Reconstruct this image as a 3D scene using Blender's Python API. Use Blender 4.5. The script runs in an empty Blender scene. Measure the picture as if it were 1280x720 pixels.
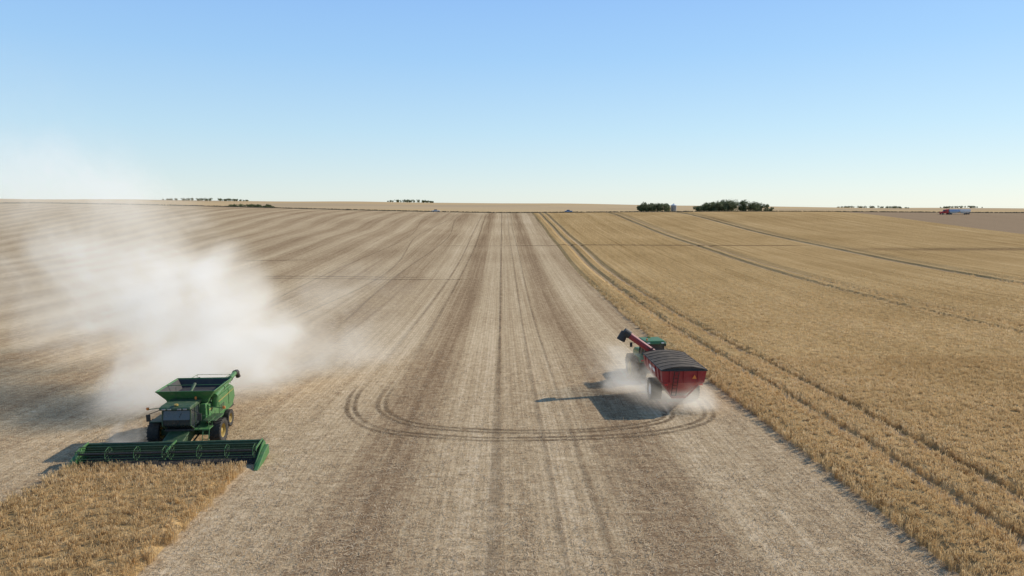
import bpy, math, random
import numpy as np
from mathutils import Vector, Matrix
random.seed(7); rng=np.random.default_rng(7)
scene=bpy.context.scene
scene.view_settings.view_transform='Standard'; scene.view_settings.look='None'; scene.view_settings.exposure=0

# ---------------------------------------------------------------- terrain
tab_y=np.arange(-200,9005,5.0)
kz=np.interp(tab_y,[-200,40,65,105,150,203,330,430,480,540,700,1000,2600,9000],
             [0,0,-.7,-2,-2,-.9,3.8,9.3,10.2,10,6,2,0,-60])
k=np.ones(7)/7
pad=np.pad(kz,6,mode='edge'); kz=np.convolve(np.convolve(pad,k,'same'),k,'same')[6:-6]
def sst(x,a,b):
    t=np.clip((x-a)/(b-a),0,1); return t*t*(3-2*t)
def tz(x,y):
    x=np.asarray(x,float); y=np.asarray(y,float)
    z=np.interp(y,tab_y,kz)
    z=z+np.clip(-x,0,320)*0.019*sst(y,190,440)*(1-sst(y,600,900))
    rid=np.interp(x,[-2600,-1900,-900,-300,0,600,1150,2000,3000],[30,31,27,20,14,9,3,-6,-8])
    rid=rid+2.2*np.sin(x/310+1)+1.2*np.sin(x/120)
    z=z+rid*sst(y,1000,2600)*(1-sst(y,2700,5000))
    z=z+0.5*np.sin(x/70+y/90)*sst(y,140,300)
    return z
def z1(x,y): return float(tz(x,y))

# ---------------------------------------------------------------- materials
def newmat(name):
    m=bpy.data.materials.new(name); m.use_nodes=True
    nt=m.node_tree; return m,nt,nt.nodes,nt.links,nt.nodes['Principled BSDF']
def simple(name,col,rough=.5,metal=0,dirt=.35,dustc=(.27,.21,.14),scale=3,spec=.5):
    m,nt,N,L,b=newmat(name)
    tc=N.new('ShaderNodeTexCoord')
    n=N.new('ShaderNodeTexNoise'); n.inputs['Scale'].default_value=scale; n.inputs['Detail'].default_value=6
    L.new(tc.outputs['Object'],n.inputs['Vector'])
    r=N.new('ShaderNodeMapRange'); r.inputs[1].default_value=.38; r.inputs[2].default_value=.75
    r.inputs[3].default_value=dirt*.25; r.inputs[4].default_value=dirt
    L.new(n.outputs['Fac'],r.inputs[0])
    mx=N.new('ShaderNodeMix'); mx.data_type='RGBA'
    mx.inputs['A'].default_value=(*col,1); mx.inputs['B'].default_value=(*dustc,1)
    L.new(r.outputs[0],mx.inputs['Factor']); L.new(mx.outputs['Result'],b.inputs['Base Color'])
    rr=N.new('ShaderNodeMapRange'); rr.inputs[3].default_value=rough; rr.inputs[4].default_value=min(1,rough+.35)
    L.new(n.outputs['Fac'],rr.inputs[0]); L.new(rr.outputs[0],b.inputs['Roughness'])
    b.inputs['Metallic'].default_value=metal
    b.inputs['Specular IOR Level'].default_value=spec
    return m
M_green=simple('green_paint',(.025,.15,.032),.35,dirt=.32)
M_dgreen=simple('dark_green_paint',(.012,.06,.018),.45,dirt=.25)
M_yellow=simple('yellow_paint',(.40,.27,.04),.5,dirt=.6)
M_black=simple('black_steel',(.015,.015,.015),.5,dirt=.15)
M_rubber=simple('rubber',(.016,.015,.014),.8,dirt=.2)
M_belt=simple('draper_belt',(.02,.02,.018),.7,dirt=.2)
M_glass=simple('cab_glass',(.02,.03,.035),.06,dirt=.1,spec=.8)
M_red=simple('red_paint',(.30,.012,.02),.3,dirt=.15)
M_white=simple('white_paint',(.75,.75,.73),.4,dirt=.15)
M_steel=simple('steel',(.35,.35,.34),.45,metal=.7,dirt=.3)
M_tarp=simple('tarp_fabric',(.06,.048,.04),.85,dirt=.55,spec=.2,scale=1.5)
M_orange=simple('orange_lens',(.8,.22,.02),.4,dirt=.3)
M_blue=simple('blue_white_paint',(.30,.42,.62),.4,dirt=.1)
M_redl=simple('red_lens',(.6,.02,.02),.3,dirt=.05)

# ---------------------------------------------------------------- mesh helpers
def link(o,parent=None):
    scene.collection.objects.link(o)
    if parent is not None: o.parent=parent
    return o
def mesh(parent,name,verts,faces,mat,bevel=0,smooth=False):
    me=bpy.data.meshes.new(name); me.from_pydata([tuple(v) for v in verts],[],faces); me.update()
    me.materials.append(mat)
    import bmesh
    bm=bmesh.new(); bm.from_mesh(me); bmesh.ops.recalc_face_normals(bm,faces=bm.faces); bm.to_mesh(me); bm.free()
    if smooth: me.polygons.foreach_set('use_smooth',[True]*len(me.polygons))
    o=link(bpy.data.objects.new(name,me),parent)
    if bevel:
        b=o.modifiers.new('bevel','BEVEL'); b.width=bevel; b.segments=2; b.limit_method='ANGLE'
    return o
HF=[(0,3,2,1),(4,5,6,7),(0,1,5,4),(1,2,6,5),(2,3,7,6),(3,0,4,7)]
def box(p,name,c,s,mat,bevel=.02,rot=None):
    R=Matrix.Identity(3)
    if rot is not None: 
        from mathutils import Euler
        R=Euler([math.radians(a) for a in rot]).to_matrix()
    vs=[]
    for dz in(-.5,.5):
        for dx,dy in((-.5,-.5),(.5,-.5),(.5,.5),(-.5,.5)):
            vs.append(Vector(c)+R@Vector((dx*s[0],dy*s[1],dz*s[2])))
    return mesh(p,name,vs,HF,mat,bevel)
def frustum(p,name,b,t,zb,zt,mat,bevel=.02):
    vs=[(b[0],b[2],zb),(b[1],b[2],zb),(b[1],b[3],zb),(b[0],b[3],zb),(t[0],t[2],zt),(t[1],t[2],zt),(t[1],t[3],zt),(t[0],t[3],zt)]
    return mesh(p,name,vs,HF,mat,bevel)
def prism(p,name,prof,x0,x1,mat,bevel=.02):
    n=len(prof)
    vs=[(x0,a,b) for a,b in prof]+[(x1,a,b) for a,b in prof]
    fs=[tuple(range(n)),tuple(range(2*n-1,n-1,-1))]+[(i,(i+1)%n,n+(i+1)%n,n+i) for i in range(n)]
    return mesh(p,name,vs,fs,mat,bevel)
def tubev(p0,p1,r0,r1,seg,base):
    a=Vector(p0); b=Vector(p1); d=(b-a).normalized()
    u=d.orthogonal().normalized(); w=d.cross(u)
    vs=[];
    for c,r in((a,r0),(b,r1)):
        for i in range(seg):
            an=2*math.pi*i/seg; vs.append(c+u*math.cos(an)*r+w*math.sin(an)*r)
    fs=[(base+i,base+(i+1)%seg,base+seg+(i+1)%seg,base+seg+i) for i in range(seg)]
    fs+=[tuple(base+i for i in range(seg-1,-1,-1)),tuple(base+seg+i for i in range(seg))]
    return vs,fs
def tubes(p,name,segs,mat,seg=10):
    V=[];F=[]
    for s in segs:
        p0,p1,r0=s[:3]; r1=s[3] if len(s)>3 else r0
        v,f=tubev(p0,p1,r0,r1,seg,len(V)); V+=v;F+=f
    o=mesh(p,name,V,F,mat)
    return o
def wheel(p,name,c,R,w,rimmat,rimR=.55,lugs=22):
    cx,cy,cz=c; n=40
    prof=[(-w*.42,R*rimR),(-w*.5,R*.72),(-w*.5,R*.88),(-w*.42,R*.95),(0,R*.97),(w*.42,R*.95),(w*.5,R*.88),(w*.5,R*.72),(w*.42,R*rimR)]
    V=[];F=[];m=len(prof)
    for i in range(n):
        a=2*math.pi*i/n
        for x,r in prof: V.append((cx+x,cy+r*math.cos(a),cz+r*math.sin(a)))
    for i in range(n):
        j=(i+1)%n
        for q in range(m-1): F.append((i*m+q,i*m+q+1,j*m+q+1,j*m+q))
    for i in range(lugs):
        for sgn in(-1,1):
            a0=2*math.pi*(i+(0 if sgn<0 else .5))/lugs; da=.07; sh=.16
            b=len(V)
            for (x,a) in((0,a0+sh),(sgn*w*.5,a0),(sgn*w*.5,a0+da),(0,a0+sh+da)):
                for r in(R*.93,R*1.0): V.append((cx+x,cy+r*math.cos(a),cz+r*math.sin(a)))
            F+=[(b,b+2,b+4,b+6),(b+1,b+7,b+5,b+3),(b,b+1,b+3,b+2),(b+2,b+3,b+5,b+4),(b+4,b+5,b+7,b+6),(b+6,b+7,b+1,b)]
    mesh(p,name+'_tire',V,F,M_rubber)
    V=[];F=[]
    pr=[(-w*.40,R*rimR),(-w*.34,R*rimR*.92),(-w*.1,R*rimR*.8),(-w*.12,R*.2),(-w*.3,R*.18),(-w*.32,.01)]
    for sg in(1,-1):
        b0=len(V);m=len(pr)
        for i in range(n):
            a=2*math.pi*i/n
            for x,r in pr: V.append((cx+sg*x,cy+r*math.cos(a),cz+r*math.sin(a)))
        for i in range(n):
            j=(i+1)%n
            for q in range(m-1): F.append((b0+i*m+q,b0+i*m+q+1,b0+j*m+q+1,b0+j*m+q))
    mesh(p,name+'_rim',V,F,rimmat)
def empty(name,loc,rz=0,rx=0):
    e=bpy.data.objects.new(name,None); link(e); e.location=loc; e.rotation_euler=(rx,0,rz); return e

# ---------------------------------------------------------------- node helpers
class NB:
    def __init__(s,nt): s.nt=nt;s.N=nt.nodes;s.L=nt.links
    def m(s,op,a,b=None,c=None,clamp=False):
        n=s.N.new('ShaderNodeMath'); n.operation=op; n.use_clamp=clamp
        for i,v in enumerate((a,b,c)):
            if v is None: continue
            if isinstance(v,(int,float)): n.inputs[i].default_value=v
            else: s.L.new(v,n.inputs[i])
        return n.outputs[0]
    def rng(s,v,a,b,c,d,smooth=False):
        n=s.N.new('ShaderNodeMapRange')
        if smooth: n.interpolation_type='SMOOTHSTEP'
        for i,q in zip((1,2,3,4),(a,b,c,d)):
            if isinstance(q,(int,float)): n.inputs[i].default_value=q
            else: s.L.new(q,n.inputs[i])
        s.L.new(v,n.inputs[0]); return n.outputs[0]
    def mix(s,f,a,b,blend='MIX'):
        n=s.N.new('ShaderNodeMix'); n.data_type='RGBA'; n.blend_type=blend
        for k,v in(('Factor',f),('A',a),('B',b)):
            if isinstance(v,(int,float)): n.inputs[k].default_value=v
            elif isinstance(v,tuple): n.inputs[k].default_value=(*v,1)
            else: s.L.new(v,n.inputs[k])
        return n.outputs['Result']
    def comb(s,x,y,z=0.0):
        n=s.N.new('ShaderNodeCombineXYZ')
        for i,v in enumerate((x,y,z)):
            if isinstance(v,(int,float)): n.inputs[i].default_value=v
            else: s.L.new(v,n.inputs[i])
        return n.outputs[0]
    def noise(s,vec,scale,detail=4,rough=.55,dist=0):
        n=s.N.new('ShaderNodeTexNoise'); s.L.new(vec,n.inputs['Vector'])
        n.inputs['Scale'].default_value=scale;n.inputs['Detail'].default_value=detail
        n.inputs['Roughness'].default_value=rough;n.inputs['Distortion'].default_value=dist
        return n.outputs['Fac']
    def xyz(s):
        g=s.N.new('ShaderNodeNewGeometry'); q=s.N.new('ShaderNodeSeparateXYZ'); s.L.new(g.outputs['Position'],q.inputs[0])
        return g.outputs['Position'],q.outputs[0],q.outputs[1],q.outputs[2]
    def ramp(s,f,stops):
        n=s.N.new('ShaderNodeValToRGB'); e=n.color_ramp.elements
        while len(e)>1: e.remove(e[0])
        e[0].position=stops[0][0]; e[0].color=(*stops[0][1],1)
        for p,c in stops[1:]:
            q=e.new(p); q.color=(*c,1)
        s.L.new(f,n.inputs[0]); return n.outputs[0]

# ---------------------------------------------------------------- ground material
def ground_material():
    m,nt,N,L,b=newmat('field_ground'); B=NB(nt)
    P,X,Y,Z=B.xyz()
    wob=B.noise(B.comb(B.m('MULTIPLY',X,.006),B.m('MULTIPLY',Y,.007)),1,2,.4)
    leftf=B.rng(X,-150,-25,1,0)
    wobamt=B.m('ADD',B.m('MULTIPLY',leftf,40),1.4)
    Xw=B.m('ADD',X,B.m('MULTIPLY',B.m('SUBTRACT',wob,.5),wobamt))
    def g(v): return (v,v,v)
    t=B.rng(Xw,-40,24,0,1)
    def q(x): return (x+40)/64
    st=[(0,g(.5)),(q(-36),g(.35)),(q(-33),g(.6)),(q(-28),g(.45)),(q(-24),g(.35)),(q(-20),g(.45)),(q(-15.5),g(.7)),(q(-12),g(.72)),(q(-10),g(.4)),(q(-7.2),g(.1)),(q(-5.2),g(.33)),(q(-4),g(.66)),
        (q(-1),g(.7)),(q(1),g(.58)),(q(3),g(.68)),(q(5.4),g(.6)),(q(6.6),g(.33)),(q(8.8),g(.12)),(q(11),g(.33)),(q(12.4),g(.7)),(q(15.4),g(.68)),(q(17),g(.5)),(q(19.5),g(.4)),(1,g(.35))]
    band=B.ramp(t,st)
    wv=B.m('SINE',B.m('MULTIPLY',Xw,2*math.pi/13.0))
    wv2=B.m('ADD',B.m('MULTIPLY',wv,.16),.5)
    far=B.rng(X,-42,-34,1,0)
    band=B.mix(far,band,wv2)
    band=B.m('MULTIPLY_ADD',B.m('SUBTRACT',band,.5),.85,.5)
    s1=B.noise(B.comb(B.m('MULTIPLY',Xw,.45),B.m('MULTIPLY',Y,.006)),1,3)
    s2=B.noise(B.comb(B.m('MULTIPLY',Xw,1.8),B.m('MULTIPLY',Y,.02)),1,3)
    s3=B.noise(B.comb(B.m('MULTIPLY',X,7),B.m('MULTIPLY',Y,.5)),1,3,.6)
    f1=B.noise(P,1.3,4,.65); f2=B.noise(P,9,3,.75)
    rp=B.noise(B.comb(B.m('MULTIPLY',X,1.3),B.m('MULTIPLY',Y,3.0)),1,3,.6,.6)
    sw=B.rng(Y,60,220,.75,.75)
    v=B.m('MULTIPLY_ADD',B.m('MULTIPLY',B.m('SUBTRACT',s1,.5),sw),.9,band)
    v=B.m('MULTIPLY_ADD',B.m('MULTIPLY',B.m('SUBTRACT',s2,.5),sw),.95,v)
    v=B.m('MULTIPLY_ADD',B.m('SUBTRACT',s3,.5),.65,v)
    v=B.m('MULTIPLY_ADD',B.m('SUBTRACT',f1,.5),.7,v)
    v=B.m('MULTIPLY_ADD',B.m('SUBTRACT',f2,.5),1.5,v)
    v=B.m('MULTIPLY_ADD',B.m('SUBTRACT',rp,.5),1.15,v)
    big=B.noise(P,.02,3); v=B.m('MULTIPLY_ADD',B.m('SUBTRACT',big,.5),.6,v)
    col=B.ramp(v,[(0,(.225,.145,.08)),(.25,(.33,.225,.128)),(.55,(.455,.33,.19)),(.85,(.585,.44,.268)),(1,(.65,.50,.32))])
    row=B.m('SINE',B.m('MULTIPLY',B.m('ADD',X,B.m('MULTIPLY',f1,.15)),2*math.pi/.38))
    rowd=B.rng(row,.2,1,0,.24)
    col=B.mix(rowd,col,(.25,.17,.10))
    br=B.rng(X,231,233,0,1)
    col=B.mix(br,col,B.mix(s1,(.28,.19,.11),(.38,.27,.165)))
    rd=B.m('MULTIPLY',B.rng(Y,482,484,0,1),B.rng(Y,494,496,1,0))
    col=B.mix(rd,col,(.13,.11,.09))
    vo=N.new('ShaderNodeTexVoronoi'); vo.inputs['Scale'].default_value=1
    vo.distance='CHEBYCHEV'
    L.new(B.comb(B.m('MULTIPLY',X,.0016),B.m('MULTIPLY',Y,.0035)),vo.inputs['Vector'])
    sp=N.new('ShaderNodeSeparateColor'); L.new(vo.outputs['Color'],sp.inputs[0])
    pc=B.ramp(sp.outputs[0],[(0,(.52,.35,.17)),(.35,(.58,.40,.20)),(.55,(.44,.32,.19)),(.8,(.55,.39,.21)),(1,(.46,.32,.18))])
    pc=B.mix(B.rng(s1,.4,.65,0,.3),pc,(.37,.27,.16))
    haze_tint=B.rng(Y,500,4200,0,.45)  # aerial haze painted into the field colour, paler with distance along Y
    pc=B.mix(haze_tint,pc,(.56,.43,.27))
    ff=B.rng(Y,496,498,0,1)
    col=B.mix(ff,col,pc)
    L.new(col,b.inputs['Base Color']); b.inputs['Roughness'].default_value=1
    b.inputs['Specular IOR Level'].default_value=0
    bp=N.new('ShaderNodeBump'); bp.inputs['Strength'].default_value=.65; bp.inputs['Distance'].default_value=.08
    L.new(B.m('ADD',f2,B.m('MULTIPLY',rp,.8)),bp.inputs['Height']); L.new(bp.outputs[0],b.inputs['Normal'])
    return m
def spaced(a,b,n,p): 
    t=np.linspace(0,1,n); return a+(b-a)*t**p
ys=np.unique(np.concatenate([np.arange(-120,240,3.0),np.arange(240,620,6.0),spaced(620,9000,110,1.8)]))
xp=np.concatenate([np.arange(0,120,4.0),np.arange(120,400,10.0),spaced(400,7500,70,1.7)])
xs=np.unique(np.concatenate([-xp,xp]))
def grid(name,xs,ys,zf,mat,parent=None):
    XX,YY=np.meshgrid(xs,ys); ZZ=zf(XX,YY)
    V=np.stack([XX,YY,ZZ],-1).reshape(-1,3)
    nx=len(xs);ny=len(ys)
    i=np.arange(ny-1)[:,None]*nx+np.arange(nx-1)[None,:]
    F=np.stack([i,i+1,i+nx+1,i+nx],-1).reshape(-1,4)
    me=bpy.data.meshes.new(name); me.from_pydata(V.tolist(),[],F.tolist()); me.materials.append(mat)
    me.polygons.foreach_set('use_smooth',[True]*len(me.polygons)); me.update()
    return link(bpy.data.objects.new(name,me),parent)
M_ground=ground_material()
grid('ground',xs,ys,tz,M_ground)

# ---------------------------------------------------------------- tracks
def track_mat(name,col,a):
    m,nt,N,L,b=newmat(name); B=NB(nt)
    P,X,Y,Z=B.xyz()
    uv=N.new('ShaderNodeUVMap'); sp=N.new('ShaderNodeSeparateXYZ'); L.new(uv.outputs[0],sp.inputs[0])
    e=B.m('ABSOLUTE',B.m('SUBTRACT',sp.outputs[0],.5))
    n=B.noise(P,2.2,4,.7); n2=B.noise(P,.25,3)
    al=B.rng(e,.1,.5,1,0,True)
    al=B.m('MULTIPLY',al,B.rng(n,.3,.65,.2,1)); al=B.m('MULTIPLY',al,B.rng(n2,.3,.6,.35,1)); al=B.m('MULTIPLY',al,a)
    ee=B.m('ABSOLUTE',B.m('SUBTRACT',sp.outputs[1],.5)); al=B.m('MULTIPLY',al,B.rng(ee,.36,.5,1,0,True))
    c=B.mix(n,tuple(x*.7 for x in col),tuple(x*1.25 for x in col))
    L.new(c,b.inputs['Base Color']); b.inputs['Roughness'].default_value=1; b.inputs['Specular IOR Level'].default_value=0
    L.new(al,b.inputs['Alpha']); return m
M_tr=track_mat('track_soil',(.17,.115,.068),.85)
M_trl=track_mat('track_soil_light',(.22,.15,.09),.5)
trk=bpy.data.objects.new('wheel_tracks',None); link(trk)
tcount=[0]
def catmull(pts,n=14):
    P=[np.array(p,float) for p in pts]; P=[2*P[0]-P[1]]+P+[2*P[-1]-P[-2]]; out=[]
    for i in range(1,len(P)-2):
        for k in range(n):
            t=k/n; a,b,c,d=P[i-1:i+3]
            out.append(.5*((2*b)+(-a+c)*t+(2*a-5*b+4*c-d)*t*t+(-a+3*b-3*c+d)*t**3))
    out.append(P[-2]); return np.array(out)
def ribbon(pts,w,mat,off=0,smooth=True,n=14):
    c=catmull(pts,n) if smooth else np.array(pts,float)
    d=np.gradient(c,axis=0); d/=np.linalg.norm(d,axis=1)[:,None]+1e-9
    nrm=np.stack([d[:,1],-d[:,0]],1); c=c+nrm*off
    tcount[0]+=1; h=.012+.004*tcount[0]
    V=[];F=[];U=[]
    for i,p in enumerate(c):
        for s in(-.5,.5):
            q=p+nrm[i]*w*s; V.append((q[0],q[1],z1(q[0],q[1])+h))
    nn=len(c)-1
    for i in range(nn): F.append((2*i,2*i+1,2*i+3,2*i+2)); U+=[(0,i/nn),(1,i/nn),(1,(i+1)/nn),(0,(i+1)/nn)]
    me=bpy.data.meshes.new('track'); me.from_pydata(V,[],F); me.materials.append(mat)
    ul=me.uv_layers.new(name='UVMap')
    for i,u in enumerate(U): ul.data[i].uv=u
    link(bpy.data.objects.new('track',me),trk)
outer=[(-13.4,66),(-13.2,59),(-12,53.4),(-9,49.4),(-3,47.5),(1,47.2),(8,47.7),(13,49.3),(16.3,52.3),(17.2,57),(17.2,62)]
inner=[(-10.4,66),(-10.5,58.5),(-9.3,53.6),(-6,50.4),(0,49.0),(6,49.1),(10.6,50.4),(13.2,52.6),(13.6,57),(13.6,62)]
for P_ in (outer,inner):
    ribbon(P_,.6,M_tr,.33); ribbon(P_,.6,M_tr,-.33)
def straight(x,y0,y1,w,mat,amp=.3):
    yy=np.arange(y0,y1,6.0); ph=random.random()*6
    ribbon([(x+amp*math.sin(y/37+ph),y) for y in yy],w,mat,0,False)
for x in(-13,-10.2): straight(x,50,470,.8,M_trl)
for x in(-.4,): straight(x,-60,530,.6,M_trl,.15); straight(x+.05,-60,530,.45,M_trl,.15)
for x in(3.1,5.2): straight(x,-60,530,.5,M_trl,.15)
straight(-24.5,75,470,.8,M_trl,2); straight(-33,60,470,.8,M_trl,3); straight(-42,40,470,.7,M_trl,3)
for y0,xa,xb in((164,-66,-5),(168,-64,-16),(250,-24,24),(205,-115,-55)):
    ribbon([(x,y0+1.5*math.sin(x/11)) for x in np.linspace(xa,xb,9)],1.5,M_tr)
ribbon([(x,251+.6*math.sin(x/9)) for x in np.linspace(6,38,5)],1.6,M_tr)

# ---------------------------------------------------------------- crops
def crop_mat(name,rowp=.5):
    m,nt,N,L,b=newmat(name); B=NB(nt)
    P,X,Y,Z=B.xyz()
    n1=B.noise(P,.03,4); n2=B.noise(P,1.2,4,.7); n3=B.noise(P,7,3,.75)
    st=B.noise(B.comb(B.m('MULTIPLY',X,1.0),B.m('MULTIPLY',Y,.01)),1,4,.65)
    st2=B.noise(B.comb(B.m('MULTIPLY',X,.22),B.m('MULTIPLY',Y,.003)),1,3,.5)
    v=B.m('MULTIPLY_ADD',B.m('SUBTRACT',n1,.5),.7,.47)
    for s,a in((n2,.7),(n3,1.2),(st,1.2),(st2,.6)): v=B.m('MULTIPLY_ADD',B.m('SUBTRACT',s,.5),a,v)
    col=B.ramp(v,[(0,(.22,.133,.055)),(.3,(.365,.235,.10)),(.55,(.455,.297,.132)),(.8,(.53,.36,.172)),(1,(.59,.415,.215))])
    yy=B.m('ABSOLUTE',B.m('SUBTRACT',B.m('ADD',Y,B.m('MULTIPLY',B.m('SUBTRACT',n2,.5),3)),252))
    k=B.m('MULTIPLY',B.rng(yy,.8,2.2,1,0),B.m('MULTIPLY',B.rng(X,20,22,0,1),B.rng(X,105,116,1,0)))
    y2=B.m('ABSOLUTE',B.m('SUBTRACT',B.m('ADD',Y,B.m('MULTIPLY',B.m('SUBTRACT',st,.5),6)),238))
    k2=B.m('MULTIPLY',B.rng(y2,2,7,1,0),B.rng(B.m('ADD',X,B.m('MULTIPLY',n1,40)),135,165,0,1))
    col=B.mix(B.m('MULTIPLY',B.m('MAXIMUM',k,B.m('MULTIPLY',k2,B.rng(n2,.35,.6,.2,1))),.8),col,(.15,.095,.05))
    L.new(col,b.inputs['Base Color']); b.inputs['Roughness'].default_value=1; b.inputs['Specular IOR Level'].default_value=0
    bp=N.new('ShaderNodeBump'); bp.inputs['Strength'].default_value=.8; bp.inputs['Distance'].default_value=.12
    L.new(B.m('ADD',n3,st),bp.inputs['Height']); L.new(bp.outputs[0],b.inputs['Normal'])
    return m
M_crop=crop_mat('ripe_crop')
def stalk_mat():
    m,nt,N,L,b=newmat('ripe_stalks'); B=NB(nt)
    oi=N.new('ShaderNodeObjectInfo'); P,X,Y,Z=B.xyz()
    n1=B.noise(P,.05,4)
    v=B.m('MULTIPLY_ADD',B.m('SUBTRACT',oi.outputs['Random'],.5),.7,B.m('MULTIPLY_ADD',B.m('SUBTRACT',n1,.5),1.1,.5))
    col=B.ramp(v,[(0,(.45,.30,.135)),(.5,(.62,.435,.215)),(1,(.75,.57,.33))])
    L.new(col,b.inputs['Base Color']); b.inputs['Roughness'].default_value=.8; b.inputs['Specular IOR Level'].default_value=.1
    tr=N.new('ShaderNodeBsdfTranslucent'); L.new(col,tr.inputs[0]); ms=N.new('ShaderNodeMixShader'); ms.inputs[0].default_value=.38
    L.new(b.outputs[0],ms.inputs[1]); L.new(tr.outputs[0],ms.inputs[2]); L.new(ms.outputs[0],N['Material Output'].inputs[0])
    return m
M_stalk=stalk_mat()
def tuft(name,nb,h,rad,w,mat,lean=.25):
    V=[];F=[]
    for i in range(nb):
        a=random.random()*6.283; r=rad*math.sqrt(random.random()); x=r*math.cos(a);y=r*math.sin(a)
        hh=h*random.uniform(.7,1.1); la=random.random()*6.283; l=lean*hh*random.random()
        fa=random.random()*3.14; dx=math.cos(fa)*w/2;dy=math.sin(fa)*w/2
        tx=x+l*math.cos(la);ty=y+l*math.sin(la); mx=x+(tx-x)*.35; my=y+(ty-y)*.35
        b=len(V)
        V+=[(x-dx*.6,y-dy*.6,0),(x+dx*.6,y+dy*.6,0),(mx-dx*.7,my-dy*.7,hh*.65),(mx+dx*.7,my+dy*.7,hh*.65),
            (tx-dx*1.6,ty-dy*1.6,hh*.88),(tx+dx*1.6,ty+dy*1.6,hh*.88),(tx+(tx-x)*.3,ty+(ty-y)*.3,hh)]
        F+=[(b,b+1,b+3,b+2),(b+2,b+3,b+5,b+4),(b+4,b+5,b+6)]
    me=bpy.data.meshes.new(name); me.from_pydata(V,[],F); me.materials.append(mat); return me
def scatter(name,pts,tuftme,smin,smax,parent=None):
    me=bpy.data.meshes.new(name); me.from_pydata([tuple(p) for p in pts],[],[])
    o=link(bpy.data.objects.new(name,me),parent)
    src=bpy.data.objects.new('tuft',tuftme)
    link(src,o); src.hide_render=True; src.hide_viewport=True; src.location=(0,0,-50)
    ng=bpy.data.node_groups.new(name+'_gn','GeometryNodeTree')
    ng.interface.new_socket('Geometry',in_out='INPUT',socket_type='NodeSocketGeometry')
    ng.interface.new_socket('Geometry',in_out='OUTPUT',socket_type='NodeSocketGeometry')
    N=ng.nodes;L=ng.links
    gi=N.new('NodeGroupInput');go=N.new('NodeGroupOutput')
    m2p=N.new('GeometryNodeMeshToPoints'); L.new(gi.outputs[0],m2p.inputs['Mesh'])
    iop=N.new('GeometryNodeInstanceOnPoints'); L.new(m2p.outputs[0],iop.inputs['Points'])
    ob=N.new('GeometryNodeObjectInfo'); ob.inputs['Object'].default_value=src
    L.new(ob.outputs['Geometry'],iop.inputs['Instance'])
    rv=N.new('FunctionNodeRandomValue'); rv.data_type='FLOAT_VECTOR'
    rv.inputs[0].default_value=(-.12,-.12,0); rv.inputs[1].default_value=(.12,.12,6.283)
    L.new(rv.outputs[0],iop.inputs['Rotation'])
    rs=N.new('FunctionNodeRandomValue'); rs.data_type='FLOAT'
    rs.inputs[2].default_value=smin; rs.inputs[3].default_value=smax
    L.new(rs.outputs[1],iop.inputs['Scale'])
    L.new(iop.outputs[0],go.inputs[0])
    md=o.modifiers.new('scatter','NODES'); md.node_group=ng
    return o
gaps=[(24.6,25.25),(28.3,28.95),(71.6,72.3),(75.6,76.4),(118,118.9),(122,123)]
def nz(x,y,s):
    return np.sin(x*1.7*s+np.sin(y*.9*s)*1.3)*np.cos(y*1.3*s+np.sin(x*.7*s)*1.7)
def gapx(y): return .35*np.sin(y/42.0)+.2*np.sin(y/17.0)
SH=.36
def sheet(name,x0,x1,y0,y1,dy=1.0,dx=None,parent=None,edge=0):
    nx=max(4,int((x1-x0)/(dx or 1.0)))
    u=np.linspace(0,1,nx+1); yy=np.unique(np.concatenate([np.arange(y0,min(y1,120),dy),np.arange(min(y1,120),y1,4*dy),[y1]]))
    U,Y=np.meshgrid(u,yy); X=x0+(x1-x0)*U+gapx(Y)*(1 if x0>0 else 0)
    H=SH+.05*nz(X,Y,1.0)
    H[:,0]=-.05;H[:,-1]=-.05; H[0,:]=-.05;H[-1,:]=-.05
    X[:,0]-=.08 ; X[:,-1]+=.08
    Z=tz(X,Y)+H
    V=np.stack([X,Y,Z],-1).reshape(-1,3); n=nx+1; ny=len(yy)
    i=np.arange(ny-1)[:,None]*n+np.arange(n-1)[None,:]
    F=np.stack([i,i+1,i+n+1,i+n],-1).reshape(-1,4)
    me=bpy.data.meshes.new(name); me.from_pydata(V.tolist(),[],F.tolist()); me.materials.append(M_crop); me.update()
    return link(bpy.data.objects.new(name,me),parent)
crop=bpy.data.objects.new('ripe_grain_field',None); link(crop)
xl=20.0
for g0,g1 in gaps+[(231,231)]:
    sheet('crop_body',xl,g0,5,470,1.0,None if g0<80 else 2.5,crop); xl=g1
strip=bpy.data.objects.new('standing_crop_strip',None); link(strip)
sheet('crop_body',-27.0,-16.4,2,41.2,.8,.6,strip)
def rows(x0,x1,y0,y1,rp,dens,jit=.09):
    xs_=np.arange(x0,x1,rp); n=int((y1-y0)*dens*rp)
    X=np.repeat(xs_,n)+rng.normal(0,jit,len(xs_)*n); Y=rng.uniform(y0,y1,len(xs_)*n); return X,Y
def field_pts(y0,y1,xmaxf,rp,dens,fade=None):
    X,Y=rows(20.0,xmaxf(y1),y0,y1,rp,dens)
    keep=X<xmaxf(Y)
    if fade is not None: keep&=rng.random(len(X))<fade(Y)
    for a,b in gaps: keep&=~((X>a-.02)&(X<b+.02))
    X=X[keep];Y=Y[keep]; X=X+gapx(Y)
    return np.stack([X,Y,tz(X,Y)],1)
xm=lambda y: .84*y+3
T1=tuft('tuft',14,.60,.20,.022,M_stalk)
T2=tuft('tuft',12,.56,.28,.04,M_stalk)
p1=field_pts(24,75,xm,.42,12,lambda y:1-.35*sst(y,45,75)); scatter('crop_stalks',p1,T1,.8,1.1,crop)
p2=field_pts(60,190,xm,.42,5,lambda y:sst(y,58,80)*(1-sst(y,85,190))**1.2); scatter('crop_stalks',p2,T2,.75,1.1,crop)
X,Y=rows(-27.2,-16.2,12,41.6,.36,14); X+=.06*np.sin(Y*3)
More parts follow.
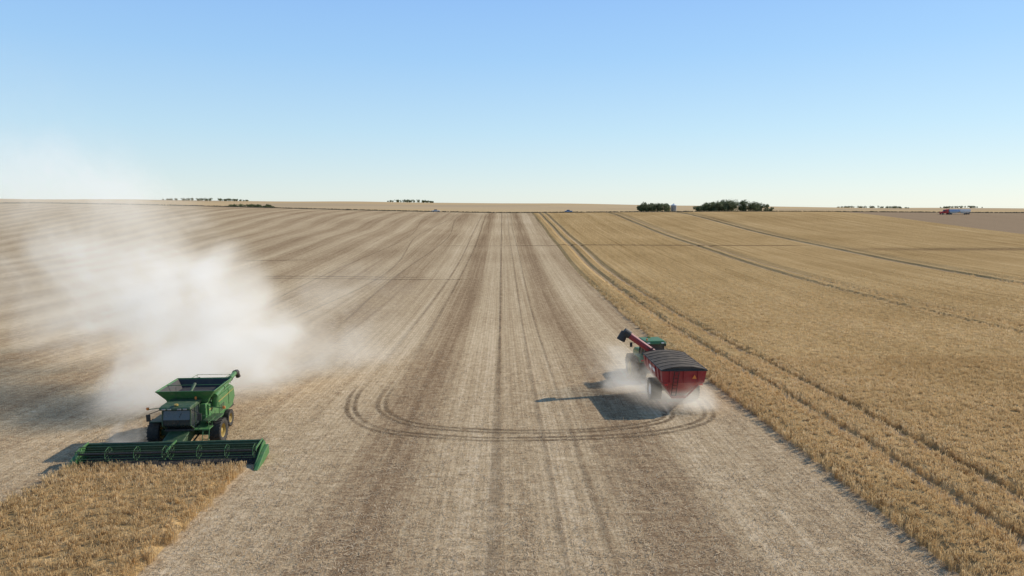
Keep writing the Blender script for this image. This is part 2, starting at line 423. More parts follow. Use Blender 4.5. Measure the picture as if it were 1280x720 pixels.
scatter('crop_stalks',np.stack([X,Y,tz(X,Y)],1),T1,.8,1.12,strip)
def stub_mat():
    m,nt,N,L,b=newmat('stubble_straw'); B=NB(nt)
    oi=N.new('ShaderNodeObjectInfo')
    col=B.ramp(oi.outputs['Random'],[(0,(.38,.265,.15)),(.5,(.53,.39,.235)),(1,(.68,.53,.345))])
    L.new(col,b.inputs['Base Color']); b.inputs['Roughness'].default_value=.9; b.inputs['Specular IOR Level'].default_value=.1; return m
M_stub=stub_mat()
def strawtuft():
    V=[];F=[]
    for i in range(10):
        x=random.gauss(0,.12);y=random.gauss(0,.3); h=random.uniform(.05,.13); a=random.random()*3.14; w=.009
        dx=math.cos(a)*w;dy=math.sin(a)*w;b=len(V)
        if i%2: V+=[(x-dx,y-dy,0),(x+dx,y+dy,0),(x+dx+.02,y+dy,h),(x-dx+.02,y-dy,h)]
        else:
            l=random.uniform(.12,.3); ux=-math.sin(a);uy=math.cos(a)
            V+=[(x-dx,y-dy,.025),(x+dx,y+dy,.025),(x+dx+ux*l,y+dy+uy*l,.05),(x-dx+ux*l,y-dy+uy*l,.05)]
        F.append((b,b+1,b+2,b+3))
    me=bpy.data.meshes.new('straw'); me.from_pydata(V,[],F); me.materials.append(M_stub); return me
n=24000
Y=22+60*rng.random(n)**1.9; X=(rng.random(n)*2-1)*(.8*Y+3)
keep=(X<19.8)&~((X>-27.3)&(X<-16.2)&(Y<42)); X=X[keep];Y=Y[keep]
X=np.round(X/.38)*.38+rng.normal(0,.05,len(X))
scatter('stubble',np.stack([X,Y,tz(X,Y)],1),strawtuft(),.7,1.3)

# ---------------------------------------------------------------- combine harvester (front = -y)
cx,cy=-22.1,46.7
C=empty('combine_harvester',(cx,cy,z1(cx,cy)),math.radians(3.3)); C.scale=(.92,.9,.88)
for s,n_ in((-1,'left'),(1,'right')):
    wheel(C,'front_wheel',(s*2.25,0,1.02),1.02,.85,M_yellow)
    wheel(C,'rear_wheel',(s*1.6,4.1,.72),.72,.55,M_yellow)
box(C,'front_axle',(0,0,1.0),(3.8,.5,.5),M_dgreen); box(C,'rear_axle',(0,4.1,.75),(2.8,.3,.3),M_dgreen)
prof=[(-.2,1.25),(1.2,.95),(4.0,1.15),(5.9,1.35),(6.5,2.0),(6.35,2.9),(5.7,3.25),(-.2,3.25)]
prism(C,'body_shell',prof,-1.45,1.45,M_green,.06)
for s in(-1,1):
    a,b=sorted((s*1.455,s*1.56))
    prism(C,'side_panel',[(.15,1.75),(2.3,1.55),(2.3,3.1),(.15,3.1)],a,b,M_green,.04)
    prism(C,'side_panel',[(2.4,1.5),(4.6,1.7),(4.6,3.1),(2.4,3.1)],a,b,M_green,.04)
    prism(C,'side_panel',[(4.7,1.75),(6.2,2.0),(6.05,2.9),(5.6,3.1),(4.7,3.1)],a,b,M_green,.04)
    a,b=sorted((s*1.562,s*1.575))
    prism(C,'yellow_stripe',[(.2,2.6),(6.0,2.78),(6.0,2.83),(.2,2.68)],a,b,M_yellow,0)
    for k in range(5): box(C,'vent_slat',(s*1.575,3.0,1.8+.12*k),(.02,1.0,.05),M_black,0)
    box(C,'wheel_fender',(s*1.9,0,2.1),(1.0,1.9,.06),M_dgreen)
frustum(C,'grain_tank',(-1.5,1.5,.2,3.4),(-1.6,1.6,.15,3.45),3.26,3.55,M_green,.03)
def flare(x0,x1,y0,y1,z0,X0,X1,Y0,Y1,z1_,name,mat,t=.05):
    A=[(x0,y0),(x1,y0),(x1,y1),(x0,y1)];Bq=[(X0,Y0),(X1,Y0),(X1,Y1),(X0,Y1)]
    V=[];F=[]
    for i in range(4):
        j=(i+1)%4; b=len(V)
        for (p,z) in((A[i],z0),(A[j],z0),(Bq[j],z1_),(Bq[i],z1_)): V.append((p[0],p[1],z))
        cxm=(x0+x1)/2;cym=(y0+y1)/2
        for (p,z) in((A[i],z0),(A[j],z0),(Bq[j],z1_),(Bq[i],z1_)):
            V.append((p[0]-t*np.sign(p[0]-cxm),p[1]-t*np.sign(p[1]-cym),z))
        F+=[(b,b+1,b+2,b+3),(b+4,b+7,b+6,b+5),(b+3,b+2,b+6,b+7),(b,b+4,b+5,b+1)]
    return mesh(C,name,V,F,mat)
flare(-1.6,1.6,.15,3.45,3.55,-2.15,2.15,-.25,3.9,4.3,'tank_extension',M_green)
flare(-1.54,1.54,.21,3.39,3.56,-2.06,2.06,-.16,3.81,4.25,'tank_lining',M_black,.02)
box(C,'grain_heap',(0,1.8,3.62),(3.0,3.1,.1),M_black,.05)
tubes(C,'tank_rim',[((-2.15,-.25,4.31),(2.15,-.25,4.31),.035),((2.15,-.25,4.31),(2.15,3.9,4.31),.035),((2.15,3.9,4.31),(-2.15,3.9,4.31),.035),((-2.15,3.9,4.31),(-2.15,-.25,4.31),.035),
   ((-2.1,1.8,4.28),(2.1,1.8,4.28),.03)],M_green,8)
tubes(C,'tank_cross_auger',[((0,.3,3.7),(0,1.8,4.4),.12)],M_dgreen)
box(C,'engine_deck',(0,4.9,3.4),(2.5,2.2,.35),M_dgreen,.08)
tubes(C,'exhaust',[((-.7,4.6,3.5),(-.7,4.6,4.2),.08),((.7,5.2,3.5),(.7,5.2,3.95),.18)],M_black)
tubes(C,'deck_rail',[((s*1.35,y,3.3),(s*1.35,y,4.1),.02) for s in(-1,1) for y in(4.1,5.0,5.9)]+[((s*1.35,4.1,4.1),(s*1.35,5.9,4.1),.02) for s in(-1,1)]+[((-1.35,5.9,4.1),(1.35,5.9,4.1),.02)],M_green,6)
frustum(C,'straw_chopper',(-1.1,1.1,6.2,7.3),(-1.2,1.2,5.8,6.6),.9,1.9,M_black,.04)
cabp=[(-.25,1.7),(-1.35,1.7),(-2.05,2.15),(-2.1,2.6),(-1.9,3.35),(-.25,3.35)]
prism(C,'cab_glass',cabp,-.98,.98,M_glass,.08)
prism(C,'cab_roof',[(.05,3.36),(-2.1,3.36),(-2.3,3.45),(-2.2,3.6),(-1.8,3.68),(.05,3.68)],-1.12,1.12,M_dgreen,.07)
box(C,'cab_floor',(0,-.85,1.6),(2.1,1.5,.18),M_black,.04)
for s in(-1,1):
    tubes(C,'cab_pillar',[((s*1.0,-2.07,2.15),(s*1.0,-1.9,3.37),.05),((s*1.0,-.3,1.65),(s*1.0,-.3,3.37),.06),((s*1.0,-2.07,2.15),(s*1.0,-1.38,1.68),.05),((s*1.0,-1.15,1.7),(s*1.0,-1.1,3.37),.035)],M_dgreen,8)
    tubes(C,'mirror_arm',[((s*1.05,-2.0,3.4),(s*1.75,-2.4,3.2),.025),((s*1.75,-2.4,3.2),(s*1.75,-2.4,2.6),.025)],M_black,6)
    box(C,'mirror',(s*1.8,-2.42,2.9),(.3,.08,.55),M_black,.03)
    box(C,'work_light',(s*.75,-2.33,3.5),(.26,.06,.1),M_steel,.02); box(C,'work_light',(s*.35,-2.33,3.5),(.26,.06,.1),M_steel,.02)
    tubes(C,'warning_light_arm',[((s*1.5,.0,3.0),(s*2.75,-.2,2.9),.035)],M_green,6)
    box(C,'warning_light',(s*2.8,-.2,2.95),(.2,.12,.22),M_orange,.03)
tubes(C,'beacon',[((.8,-.3,3.68),(.8,-.3,3.9),.07)],M_orange); tubes(C,'antenna',[((-.6,-.4,3.68),(-.6,-.3,4.7),.012)],M_black,5)
tubes(C,'gps_receiver',[((0,-1.9,3.68),(0,-1.9,3.8),.14)],M_yellow,14)
tubes(C,'wiper',[((.0,-2.13,2.2),(.35,-2.0,3.1),.015)],M_black,5)
box(C,'platform',(1.6,-.9,1.65),(1.1,1.5,.08),M_green,.02)
tubes(C,'platform_rail',[((2.12,y,1.68),(2.12,y,2.75),.022) for y in(-1.6,-.9,-.2)]+[((2.12,-1.6,z),(2.12,-.2,z),.022) for z in(2.2,2.75)]+[((1.2,-1.62,2.75),(2.12,-1.62,2.75),.022)],M_green,6)
tubes(C,'ladder',[((1.75,-1.75,1.65),(1.75,-2.25,.35),.03),((2.2,-1.75,1.65),(2.2,-2.25,.35),.03)]+[((1.75,-1.75-.5*k/4,1.65-1.3*k/4),(2.2,-1.75-.5*k/4,1.65-1.3*k/4),.03) for k in range(5)],M_green,6)
prism(C,'feeder_house',[(.1,1.9),(.1,1.1),(-3.3,.35),(-3.3,1.15),(-1.2,1.65)],-.75,.75,M_dgreen,.05)
tubes(C,'feeder_cylinder',[((s*.9,.0,.9),(s*.9,-2.9,.45),.07) for s in(-1,1)],M_black)
tubes(C,'unloading_auger',[((1.75,.9,2.7),(1.85,.9,3.6),.25),((1.85,.7,3.62),(1.6,6.4,4.1),.21,.19)],M_green,16)
tubes(C,'auger_spout',[((1.6,6.3,4.1),(1.62,6.8,4.05),.24),((1.62,6.7,4.1),(1.68,6.95,3.6),.2)],M_black,12)
tubes(C,'auger_bands',[((1.77,2.6,3.78),(1.768,2.66,3.785),.235),((1.67,4.8,3.965),(1.667,4.86,3.97),.235)],M_dgreen,16)
# header
H_=bpy.data.objects.new('header',None); link(H_,C); H_.location=(.42,0,0); H_.scale=(1,1,.88)
HW=6.12
prism(H_,'header_back_sheet',[(-3.3,.35),(-3.4,.3),(-3.5,1.25),(-3.38,1.35),(-3.25,1.3)],-HW,HW,M_dgreen,.02)
tubes(H_,'header_top_beam',[((-HW,-3.3,1.42),(HW,-3.3,1.42),.11)],M_dgreen,12)
tubes(H_,'header_lower_beam',[((-HW,-3.25,.35),(HW,-3.25,.35),.12)],M_dgreen,12)
prism(H_,'header_deck',[(-3.42,.32),(-3.42,.24),(-5.0,.08),(-5.02,.14)],-HW,HW,M_black,.01)
for s in(-1,1):
    a,b=sorted((s*.9,s*(HW-.15)))
    prism(H_,'draper_belt',[(-3.45,.38),(-3.45,.33),(-4.85,.17),(-4.85,.22)],a,b,M_belt,0)
    V=[];F=[]
    for kx in np.arange(a+.2,b,.45):
        bb=len(V)
        for x in(kx,kx+.05):
            V+=[(x,-3.5,.378),(x,-4.8,.225),(x,-4.8,.26),(x,-3.5,.42)]
        F+=[(bb,bb+1,bb+2,bb+3),(bb+7,bb+6,bb+5,bb+4),(bb+3,bb+2,bb+6,bb+7),(bb,bb+4,bb+5,bb+1),(bb+1,bb+5,bb+6,bb+2)]
    mesh(H_,'draper_slats',V,F,M_black)
    a,b=sorted((s*HW,s*(HW+.09)))
    prism(H_,'end_sheet',[(-3.1,.25),(-3.1,1.2),(-3.4,1.5),(-4.0,1.35),(-5.0,.75),(-6.0,.2),(-5.9,.08),(-4.9,.08)],a,b,M_green,.02)
    a,b=sorted((s*(HW+.1),s*(HW+.38)))
    prism(H_,'crop_divider',[(-3.3,.35),(-3.4,1.15),(-4.4,.95),(-6.35,.15),(-6.3,.08),(-4.8,.1)],a,b,M_green,.06)
    prism(H_,'reel_arm',[(-3.3,1.5),(-3.3,1.66),(-4.9,1.5),(-5.1,1.3),(-4.9,1.34)],*sorted((s*(HW-.12),s*(HW-.04))),M_green,.01)
prism(H_,'reel_arm',[(-3.3,1.5),(-3.3,1.66),(-4.9,1.5),(-5.1,1.3),(-4.9,1.34)],-.05,.05,M_green,.01)
V=[];F=[]
for x in np.arange(-HW+.05,HW,.115):
    b=len(V); V+=[(x-.02,-5.0,.1),(x+.02,-5.0,.1),(x,-5.16,.1),(x,-5.02,.15)]; F+=[(b,b+1,b+2),(b,b+3,b+1),(b+1,b+3,b+2),(b+2,b+3,b)]
mesh(H_,'cutter_bar',V,F,M_black)
ry,rz,rr=-4.75,1.18,.58
segs=[((-HW+.1,ry,rz),(-.1,ry,rz),.09),((.1,ry,rz),(HW-.1,ry,rz),.09)]
tubes(H_,'reel_shaft',segs,M_black,12)
bats=[];spk=[];tv=[];tf=[];ends=[]
for k_ in range(6):
    a=math.radians(60*k_+18); by=ry+rr*math.cos(a); bz=rz+rr*math.sin(a)
    for s in(-1,1): bats.append(((s*.12,by,bz),(s*(HW-.12),by,bz),.032))
    for x in [s*q for s in(-1,1) for q in(.2,2.1,4.0,5.9)]:
        spk.append(((x,ry,rz),(x,by,bz),.02)); a2=a+math.radians(60)
        ends.append(((x,by,bz),(x,ry+rr*math.cos(a2),rz+rr*math.sin(a2)),.018))
    for x in np.arange(-HW+.2,HW-.2,.12):
        if abs(x)<.15: continue
        b=len(tv); tv+=[(x-.01,by,bz),(x+.01,by,bz),(x+.008,by+.06,bz-.27),(x-.008,by+.06,bz-.27)]; tf.append((b,b+1,b+2,b+3))
tubes(H_,'reel_bats',bats,M_dgreen,8); tubes(H_,'reel_spiders',spk,M_dgreen,6); tubes(H_,'reel_rings',ends,M_green,6)
mesh(H_,'reel_tines',tv,tf,M_black)

# ---------------------------------------------------------------- grain cart (front=+y)
gx,gy=14.9,58.2; yaw=math.radians(1.5)
G=empty('grain_cart',(gx,gy,z1(gx,gy)),yaw); G.scale=(.97,.92,.97)
for s in(-1,1): wheel(G,'wheel',(s*1.7,-.2,1.0),1.0,.95,M_white,.5)
box(G,'axle',(0,-.2,1.0),(3.0,.35,.35),M_black)
frustum(G,'hopper_bottom',(-.7,.7,-1.7,2.6),(-1.8,1.8,-3.5,3.5),.85,2.35,M_red,.03)
frustum(G,'hopper_side',(-1.8,1.8,-3.5,3.5),(-1.95,1.95,-3.65,3.65),2.353,3.45,M_red,.03)
tubes(G,'hopper_rim',[((-1.97,-3.67,3.45),(1.97,-3.67,3.45),.06),((1.97,-3.67,3.45),(1.97,3.67,3.45),.06),((1.97,3.67,3.45),(-1.97,3.67,3.45),.06),((-1.97,3.67,3.45),(-1.97,-3.67,3.45),.06)],M_black,8)
for s in(-1,1):
    for y in(-2.6,-1.3,0,1.3,2.6):
        mesh(G,'side_rib',[(s*1.80,y-.05,2.38),(s*1.80,y+.05,2.38),(s*1.95,y+.05,3.4),(s*1.95,y-.05,3.4),(s*1.88,y-.05,2.38),(s*1.88,y+.05,2.38),(s*2.03,y+.05,3.4),(s*2.03,y-.05,3.4)],HF,M_red)
    mesh(G,'decal_stripe',[(s*1.872,-1.2,2.7),(s*1.872,1.2,2.7),(s*1.912,1.2,3.0),(s*1.912,-1.2,3.0)],[(0,1,2,3)],M_white)
for x in(-1.2,0,1.2): box(G,'rear_rib',(x,-3.68,2.9),(.1,.08,1.05),M_red,.01,(7,0,0))
V=[];F=[];ny_=29;nx_=13
for j in range(ny_):
    y=-3.62+7.24*j/(ny_-1)
    for i in range(nx_):
        x=-1.95+3.9*i/(nx_-1); q=1-(x/1.95)**2
        V.append((x,y,3.48+.3*q*(.8+.2*abs(math.cos(math.pi*j/4)))*(1 if 0<j<ny_-1 else .9)+.03*random.random()*q))
for j in range(ny_-1):
    for i in range(nx_-1): F.append((j*nx_+i,j*nx_+i+1,(j+1)*nx_+i+1,(j+1)*nx_+i))
mesh(G,'tarp',V,F,M_tarp,0,True)
for j in range(0,ny_,4):
    y=-3.62+7.24*j/(ny_-1)
    pts=[(-1.95+3.9*i/12,y,3.5+.31*(1-((-1.95+3.9*i/12)/1.95)**2)) for i in range(13)]
    tubes(G,'tarp_bow',[(pts[i],pts[i+1],.02) for i in range(12)],M_black,6)
for sgn,y in((-1,-3.64),(1,3.64)):
    vs=[(-1.95,y,3.46)]+[(-1.95+3.9*i/12,y,3.47+.27*(1-((-1.95+3.9*i/12)/1.95)**2)) for i in range(13)]+[(1.95,y,3.46)]
    mesh(G,'tarp_end_cap',vs,[tuple(range(len(vs)))],M_black)
tubes(G,'rear_ladder',[((-.9,-3.9,3.4),(-.9,-3.0,1.1),.03),((-.5,-3.9,3.4),(-.5,-3.0,1.1),.03)]+[((-.9,-3.9+.9*k/7,3.4-2.3*k/7),(-.5,-3.9+.9*k/7,3.4-2.3*k/7),.02) for k in range(8)],M_black,6)
mesh(G,'slow_vehicle_sign',[(.65,-3.76,2.75),(1.05,-3.76,2.75),(.85,-3.8,3.1)],[(0,1,2)],M_orange)
for s in(-1,1):
    box(G,'tail_light',(s*1.5,-3.55,2.2),(.3,.08,.14),M_redl,.02)
    tubes(G,'frame_leg',[((s*.7,-2.2,.8),(s*1.5,-3.3,2.3),.07),((s*.7,2.4,.8),(s*1.5,3.2,2.3),.07)],M_red,8)
box(G,'frame_rail',(0,.6,.72),(1.3,5.6,.22),M_red)
tubes(G,'tongue',[((-.4,3.3,.75),(0,6.0,.6),.1),((.4,3.3,.75),(0,6.0,.6),.1)],M_red,8)
tubes(G,'unloading_auger',[((1.2,4.1,1.0),(.0,4.15,2.9),.3),((.1,4.15,2.75),(-3.3,4.4,5.15),.32,.3)],M_red,16)
tubes(G,'auger_spout',[((-3.1,4.4,5.05),(-3.65,4.42,5.4),.38),((-3.55,4.42,5.35),(-3.95,4.45,4.55),.36,.42)],M_black,14)
tubes(G,'auger_brace',[((-.6,3.7,3.5),(-2.2,4.25,4.3),.04),((.8,3.7,3.5),(-1.6,4.2,3.95),.04)],M_black,6)

# ---------------------------------------------------------------- tractor (front=+y)
tx,ty=14.7,67.0
T=empty('tractor',(tx,ty,z1(tx,ty)),yaw+math.radians(5)); T.scale=(1.18,1.12,1.16)
for s in(-1,1):
    wheel(T,'rear_wheel_inner',(s*1.05,-1.0,1.02),1.02,.55,M_yellow); wheel(T,'rear_wheel_outer',(s*1.75,-1.0,1.02),1.02,.55,M_yellow)
    wheel(T,'front_wheel',(s*1.0,2.1,.8),.8,.5,M_yellow)
    prism(T,'fender',[(-2.0,1.75),(-1.7,2.1),(-.6,2.15),(.1,1.7),(.1,1.62),(-.6,2.05),(-1.7,2.0),(-2.0,1.68)],*sorted((s*.7,s*1.45)),M_green,.02)
    tubes(T,'mirror_arm',[((s*.8,.2,2.9),(s*1.5,.35,2.9),.025)],M_black,6); box(T,'mirror',(s*1.5,.33,2.75),(.22,.06,.42),M_black,.02)
    tubes(T,'cab_pillar',[((s*.8,-1.45,1.6),(s*.78,-1.4,3.12),.05),((s*.8,.25,1.6),(s*.76,.15,3.12),.05),((s*.82,-.6,1.6),(s*.8,-.6,3.12),.035)],M_black,8)
    box(T,'rear_light',(s*.6,-1.68,3.24),(.25,.05,.1),M_white,.02); box(T,'tail_light',(s*1.2,-2.0,1.85),(.2,.06,.12),M_redl,.02)
box(T,'chassis',(0,.6,.95),(.7,5.0,.6),M_dgreen,.05)
prism(T,'hood',[(.35,1.1),(.35,2.2),(1.2,2.2),(2.9,2.0),(3.25,1.75),(3.3,1.0)],-.45,.45,M_green,.08)
prism(T,'hood_stripe',[(.5,1.85),(2.9,1.68),(2.9,1.74),(.5,1.93)],-.457,.457,M_yellow,0)
box(T,'grille',(0,3.31,1.4),(.7,.04,.6),M_black,.02); box(T,'front_weights',(0,3.6,.8),(.9,.5,.4),M_black,.04)
frustum(T,'cab_glass',(-.78,.78,-1.45,.25),(-.74,.74,-1.4,.15),1.55,3.12,M_glass,.05)
frustum(T,'cab_roof',(-.98,.98,-1.65,.45),(-.85,.85,-1.5,.3),3.125,3.4,M_green,.06)
box(T,'cab_base',(0,-.6,1.35),(1.5,1.7,.38),M_green,.04)
tubes(T,'exhaust',[((.55,.5,1.8),(.55,.5,3.1),.07)],M_black); tubes(T,'gps_receiver',[((0,.1,3.4),(0,.1,3.52),.14)],M_yellow,12)
tubes(T,'beacon',[((-.6,-1.2,3.38),(-.6,-1.2,3.55),.06)],M_orange)
tubes(T,'drawbar',[((0,-1.9,.6),(0,-2.9,.6),.08)],M_black)

# ---------------------------------------------------------------- semi truck, far right (front=-x)
sx,sy=287,432
S=empty('semi_truck',(sx,sy,z1(sx,sy)),math.radians(4))
def w2(p,x,y,r=.52):
    tubes(p,'tire',[((x,y-.17,r),(x,y+.17,r),r)],M_rubber,20); tubes(p,'hub',[((x,y-.19,r),(x,y+.19,r),r*.5)],M_steel,14)
M_tred=simple('truck_red_paint',(.55,.03,.02),.4,dirt=.05)
for x in(-8.6,-4.2,-3.0,7.6,8.9):
    for y in(-1.05,1.05): w2(S,x,y)
box(S,'frame',(-5.8,0,.85),(7.5,.9,.25),M_black)
mesh(S,'hood',[(-9.6,-.9,.7),(-7.4,-1.0,.7),(-7.4,1.0,.7),(-9.6,.9,.7),(-9.5,-.75,1.7),(-7.4,-.95,2.1),(-7.4,.95,2.1),(-9.5,.75,1.7)],HF,M_tred,.08)
mesh(S,'cab',[(-7.38,-1.15,.8),(-4.9,-1.15,.8),(-4.9,1.15,.8),(-7.38,1.15,.8),(-6.9,-1.1,3.0),(-4.9,-1.1,3.4),(-4.9,1.1,3.4),(-6.9,1.1,3.0)],HF,M_tred,.08)
box(S,'side_window',(-6.5,-1.16,2.3),(.8,.04,.6),M_glass,.02)
mesh(S,'windshield',[(-7.3,-1,2.15),(-7.3,1,2.15),(-6.97,.95,2.9),(-6.97,-.95,2.9)],[(0,1,2,3)],M_glass)
tubes(S,'exhaust_stack',[((-4.75,s*1.0,1),(-4.75,s*1.0,3.9),.09) for s in(-1,1)],M_steel,10)
for x0,x1 in((-4.4,2.3),(2.7,9.8)):
    mesh(S,'trailer_hopper',[(x0+1.6,-.5,.75),(x1-1.6,-.5,.75),(x1-1.6,.5,.75),(x0+1.6,.5,.75),(x0,-1.28,1.8),(x1,-1.28,1.8),(x1,1.28,1.8),(x0,1.28,1.8)],HF,M_white,.03)
    box(S,'trailer_box',((x0+x1)/2,0,2.503),(x1-x0,2.6,1.4),M_blue if x0<0 else M_white,.04)
    box(S,'trailer_tarp',((x0+x1)/2,0,3.27),(x1-x0,2.5,.13),M_white,.05)

# ---------------------------------------------------------------- vegetation
def leaf_mat():
    m,nt,N,L,b=newmat('foliage'); B=NB(nt); P,X,Y,Z=B.xyz()
    n=B.noise(P,.25,4); n2=B.noise(P,1.5,3)
    v=B.m('MULTIPLY_ADD',B.m('SUBTRACT',n2,.5),.8,n)
    col=B.ramp(v,[(.25,(.055,.08,.025)),(.5,(.11,.135,.045)),(.75,(.22,.21,.07))])
    L.new(col,b.inputs['Base Color']); b.inputs['Roughness'].default_value=.8
    tr=N.new('ShaderNodeBsdfTranslucent'); L.new(col,tr.inputs[0]); ms=N.new('ShaderNodeMixShader'); ms.inputs[0].default_value=.3
    L.new(b.outputs[0],ms.inputs[1]); L.new(tr.outputs[0],ms.inputs[2]); L.new(ms.outputs[0],N['Material Output'].inputs[0])
    return m
M_leaf=leaf_mat(); M_bark=simple('bark',(.12,.09,.06),.9)
def grove(name,x,y,w,depth,h,ntree,leaf=.55,per=260):
    V=[];F=[];TV=[];TF=[]
    for t in range(ntree):
        px=x+random.uniform(-.5,.5)*w; py=y+random.uniform(-.5,.5)*depth
        e=1-(2*abs(px-x)/w)**3*.55; hh=h*e*random.uniform(.72,1.05); z0=z1(px,py); cr=hh*random.uniform(.4,.6)
        lean=random.uniform(-.5,.5)
        v,f=tubev((px,py,z0-.2),(px+lean,py,z0+hh*.6),.22,.08,6,len(TV)); TV+=v;TF+=f
        for _ in range(4):
            a=random.random()*6.28
            v,f=tubev((px+lean*.5,py,z0+hh*.35),(px+cr*.7*math.cos(a),py+cr*.7*math.sin(a),z0+hh*random.uniform(.55,.8)),.09,.03,5,len(TV)); TV+=v;TF+=f
        lob=[(px+random.gauss(0,cr*.45),py+random.gauss(0,cr*.45),z0+hh*random.uniform(.12,.8),cr*random.uniform(.3,.6)) for _ in range(10)]
        for i in range(per):
            lx,ly,lz,lr=random.choice(lob)
            dv=Vector((random.gauss(0,1),random.gauss(0,1),random.gauss(0,1))).normalized()*lr*random.uniform(.55,1.05)
            c=Vector((lx,ly,max(lz+dv.z*.9,z0+.2)))+Vector((dv.x,dv.y,0))
            u=Vector((random.gauss(0,1),random.gauss(0,1),random.gauss(0,1))).normalized(); q=u.orthogonal().normalized(); s=leaf*random.uniform(.5,1.1)
            b=len(V); V+=[c-u*s,c-q*s*.7,c+u*s,c+q*s*.7]; F.append((b,b+1,b+2,b+3))
    me=bpy.data.meshes.new(name); me.from_pydata([tuple(v) for v in V],[],F); me.materials.append(M_leaf); o=link(bpy.data.objects.new(name,me))
    mesh(o,'trunks',TV,TF,M_bark)
    return o
grove('tree_grove',118,530,23,10,8.4,20,.5,420)
grove('tree_grove',180,530,56,14,9.4,48,.5,420)
grove('tree_grove',-215,620,20,6,4.5,10,.5,150)
grove('distant_tree_line',-560,1500,90,14,9,30,.9,120)
grove('distant_tree_line',-1050,2450,300,20,11,60,1.2,90)
grove('distant_tree_line',-330,2500,170,20,12,50,1.2,90)
grove('distant_tree_line',1250,2300,240,20,10,60,1.2,90)
grove('distant_tree_line',1650,2450,150,20,10,36,1.2,90)
def verge(name,y,xa,xb):
    V=[];F=[]
    for i in range(6000):
        x=random.uniform(xa,xb); yy=y+random.uniform(-1.2,1.2); z=z1(x,yy); h=random.uniform(.4,1.0); w=random.uniform(.3,.7); a=random.uniform(-.8,.8)
        b=len(V); V+=[(x-w*math.cos(a),yy-w*math.sin(a),z-.1),(x+w*math.cos(a),yy+w*math.sin(a),z-.1),(x+random.uniform(-.3,.3),yy,z+h)]; F.append((b,b+1,b+2))
    me=bpy.data.meshes.new(name); me.from_pydata(V,[],F); me.materials.append(simple('verge_grass',(.14,.115,.055),.9)); link(bpy.data.objects.new(name,me))
verge('roadside_grass',480,-420,420)
for i,(bx,by) in enumerate(((131,545),(137,548))):
    e=empty('grain_bin',(bx,by,z1(bx,by)))
    tubes(e,'wall',[((0,0,-.3),(0,0,4.6),2.2)],M_steel,28); tubes(e,'roof',[((0,0,4.6),(0,0,5.8),2.35,.3)],M_white,28)
    tubes(e,'cap',[((0,0,5.8),(0,0,6.1),.35)],M_steel,12)
    tubes(e,'rings',[((0,0,z),(0,0,z+.06),2.24) for z in(1,2,3,4)],M_steel,28)
def pickup(x,y,mat,rz):
    e=empty('pickup_truck',(x,y,z1(x,y)+.02),rz)
    box(e,'body',(0,0,.8),(5.4,1.9,.6),mat,.1); frustum(e,'cab',(-1.6,1.0,-.9,.9),(-1.0,.7,-.75,.75),1.103,1.8,M_glass,.08)
    box(e,'roof',(-.15,0,1.82),(1.6,1.5,.05),mat,.02); box(e,'bed_rim',(1.9,0,1.15),(1.5,1.9,.1),mat,.03)
    for xx in(-1.7,1.7):
        for yy in(-.85,.85): w2(e,xx,yy,.4)
pickup(-46,476,M_white,.1); pickup(47,488,M_blue,.0)

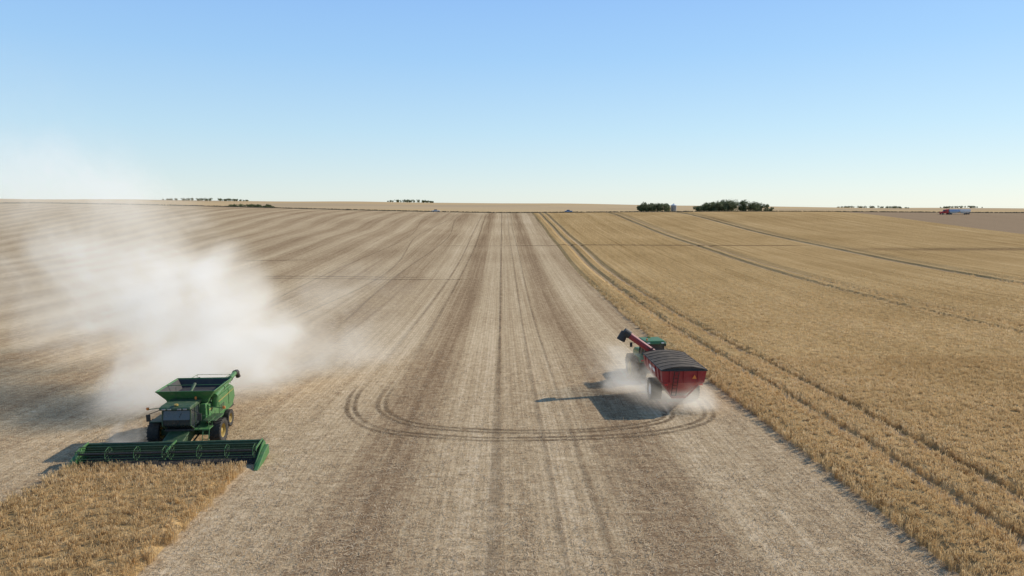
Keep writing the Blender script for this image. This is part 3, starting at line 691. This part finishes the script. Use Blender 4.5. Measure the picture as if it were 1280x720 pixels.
# ---------------------------------------------------------------- dust
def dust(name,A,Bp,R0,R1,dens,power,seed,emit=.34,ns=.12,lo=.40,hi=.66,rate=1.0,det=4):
    A=Vector(A);Bp=Vector(Bp);Lg=(Bp-A).length
    V=[];F=[];n=20;st=[(-.5*R0,.45*R0)]+[(Lg*t,R0+(R1-R0)*t) for t in np.linspace(0,1,6)]+[(Lg+.35*R1,.6*R1)]
    for z,r in st:
        for i in range(n):
            a=2*math.pi*i/n; V.append((r*math.cos(a),r*math.sin(a),z))
    for k in range(len(st)-1):
        for i in range(n):
            j=(i+1)%n; F.append((k*n+i,k*n+j,(k+1)*n+j,(k+1)*n+i))
    F+=[tuple(range(n-1,-1,-1)),tuple(range((len(st)-1)*n,len(st)*n))]
    m=bpy.data.materials.new(name+'_mat'); m.use_nodes=True; nt=m.node_tree; nt.nodes.clear(); B=NB(nt);N=nt.nodes;L=nt.links
    tc=N.new('ShaderNodeTexCoord'); sp=N.new('ShaderNodeSeparateXYZ'); L.new(tc.outputs['Object'],sp.inputs[0])
    x,y,z=sp.outputs
    t=B.m('DIVIDE',z,Lg); tcl=B.m('MAXIMUM',B.m('MINIMUM',t,1),0)
    R=B.m('MULTIPLY_ADD',tcl,R1-R0,R0)
    r=B.m('DIVIDE',B.m('SQRT',B.m('ADD',B.m('MULTIPLY',x,x),B.m('MULTIPLY',y,y))),R)
    mp=N.new('ShaderNodeMapping'); L.new(tc.outputs['Object'],mp.inputs[0]); mp.inputs['Location'].default_value=(seed,seed*2,0); mp.inputs['Scale'].default_value=(1,1,.7)
    nn=B.noise(mp.outputs[0],ns,det,.6,.6)
    rr=B.m('MULTIPLY_ADD',B.m('SUBTRACT',nn,.5),-1.4,r)
    fall=B.rng(rr,.1,.92,1,0,True)
    hard=B.rng(r,.7,1.0,1,0,True)
    along=B.m('POWER',B.m('SUBTRACT',1.0,tcl),power)
    s0=B.rng(z,-.5*R0,.3*R0,0,1,True)
    dd=B.m('MULTIPLY',B.m('MULTIPLY',fall,hard),B.m('MULTIPLY',along,s0))
    dd=B.m('MULTIPLY',dd,B.rng(nn,lo,hi,.12,1.35,True)); dd=B.m('MULTIPLY',dd,dens)
    pv=N.new('ShaderNodeVolumeScatter'); pv.inputs['Color'].default_value=(.92,.81,.66,1); L.new(dd,pv.inputs['Density']); pv.inputs['Anisotropy'].default_value=.1
    em=N.new('ShaderNodeEmission'); em.inputs[0].default_value=(1,.85,.64,1); L.new(B.m('MULTIPLY',dd,emit),em.inputs[1])  # glow added to the dust, standing in for multiply scattered sunlight
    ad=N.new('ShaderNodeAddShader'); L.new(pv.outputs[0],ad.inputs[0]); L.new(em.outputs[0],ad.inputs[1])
    o=N.new('ShaderNodeOutputMaterial'); L.new(ad.outputs[0],o.inputs['Volume'])
    try: m.cycles.volume_step_rate=rate
    except Exception as ex: print(ex)
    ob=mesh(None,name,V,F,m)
    ob.location=A; ob.rotation_euler=(Bp-A).to_track_quat('Z','Y').to_euler()
    return ob
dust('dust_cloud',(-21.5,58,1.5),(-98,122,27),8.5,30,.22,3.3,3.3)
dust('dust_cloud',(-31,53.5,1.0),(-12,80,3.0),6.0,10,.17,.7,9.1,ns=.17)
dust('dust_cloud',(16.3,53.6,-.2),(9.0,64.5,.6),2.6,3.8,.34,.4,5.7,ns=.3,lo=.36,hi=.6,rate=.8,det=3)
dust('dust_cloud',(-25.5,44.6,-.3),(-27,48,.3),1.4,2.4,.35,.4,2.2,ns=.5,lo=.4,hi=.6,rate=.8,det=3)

# ---------------------------------------------------------------- light, sky, camera
el=math.radians(29); az=math.radians(60)
s=Vector((math.sin(az)*math.cos(el),math.cos(az)*math.cos(el),math.sin(el)))
sun=bpy.data.lights.new('sun','SUN'); sun.energy=4.9; sun.angle=math.radians(.5); sun.color=(1,.93,.82)
so=link(bpy.data.objects.new('sun',sun)); so.rotation_euler=s.to_track_quat('Z','Y').to_euler(); so.location=(40,40,60)
w=bpy.data.worlds.new('World'); scene.world=w; w.use_nodes=True; nt=w.node_tree; N=nt.nodes;L=nt.links; B=NB(nt)
sky=N.new('ShaderNodeTexSky'); sky.sky_type='NISHITA'; sky.sun_disc=False; sky.sun_elevation=el; sky.sun_rotation=az
sky.altitude=300; sky.air_density=1.0; sky.dust_density=.1; sky.ozone_density=1.6
tc=N.new('ShaderNodeTexCoord'); sp=N.new('ShaderNodeSeparateXYZ'); L.new(tc.outputs['Generated'],sp.inputs[0])
S_=.12
def c(r,g,b): return tuple(v/S_/10 for v in (r,g,b))
grad=B.ramp(sp.outputs[2],[(0,c(.74,.84,.83)),(.02,c(.71,.84,.87)),(.10,c(.54,.78,.95)),(.2,c(.38,.66,1.0)),(.30,c(.29,.55,1.0)),(.5,c(.17,.36,.72)),(.8,c(.10,.22,.50))])
gs=N.new('ShaderNodeVectorMath'); gs.operation='SCALE'; gs.inputs['Scale'].default_value=10; L.new(grad,gs.inputs[0])
mx=B.mix(.8,sky.outputs[0],gs.outputs[0])
L.new(mx,N['Background'].inputs[0]); N['Background'].inputs[1].default_value=S_
cam=bpy.data.cameras.new('camera'); cam.sensor_width=36; cam.lens=24; cam.clip_end=20000; cam.clip_start=.5
co=link(bpy.data.objects.new('camera',cam)); co.location=(0,0,16.5); co.rotation_euler=(math.radians(90-7.08),0,math.radians(-.8))
scene.camera=co
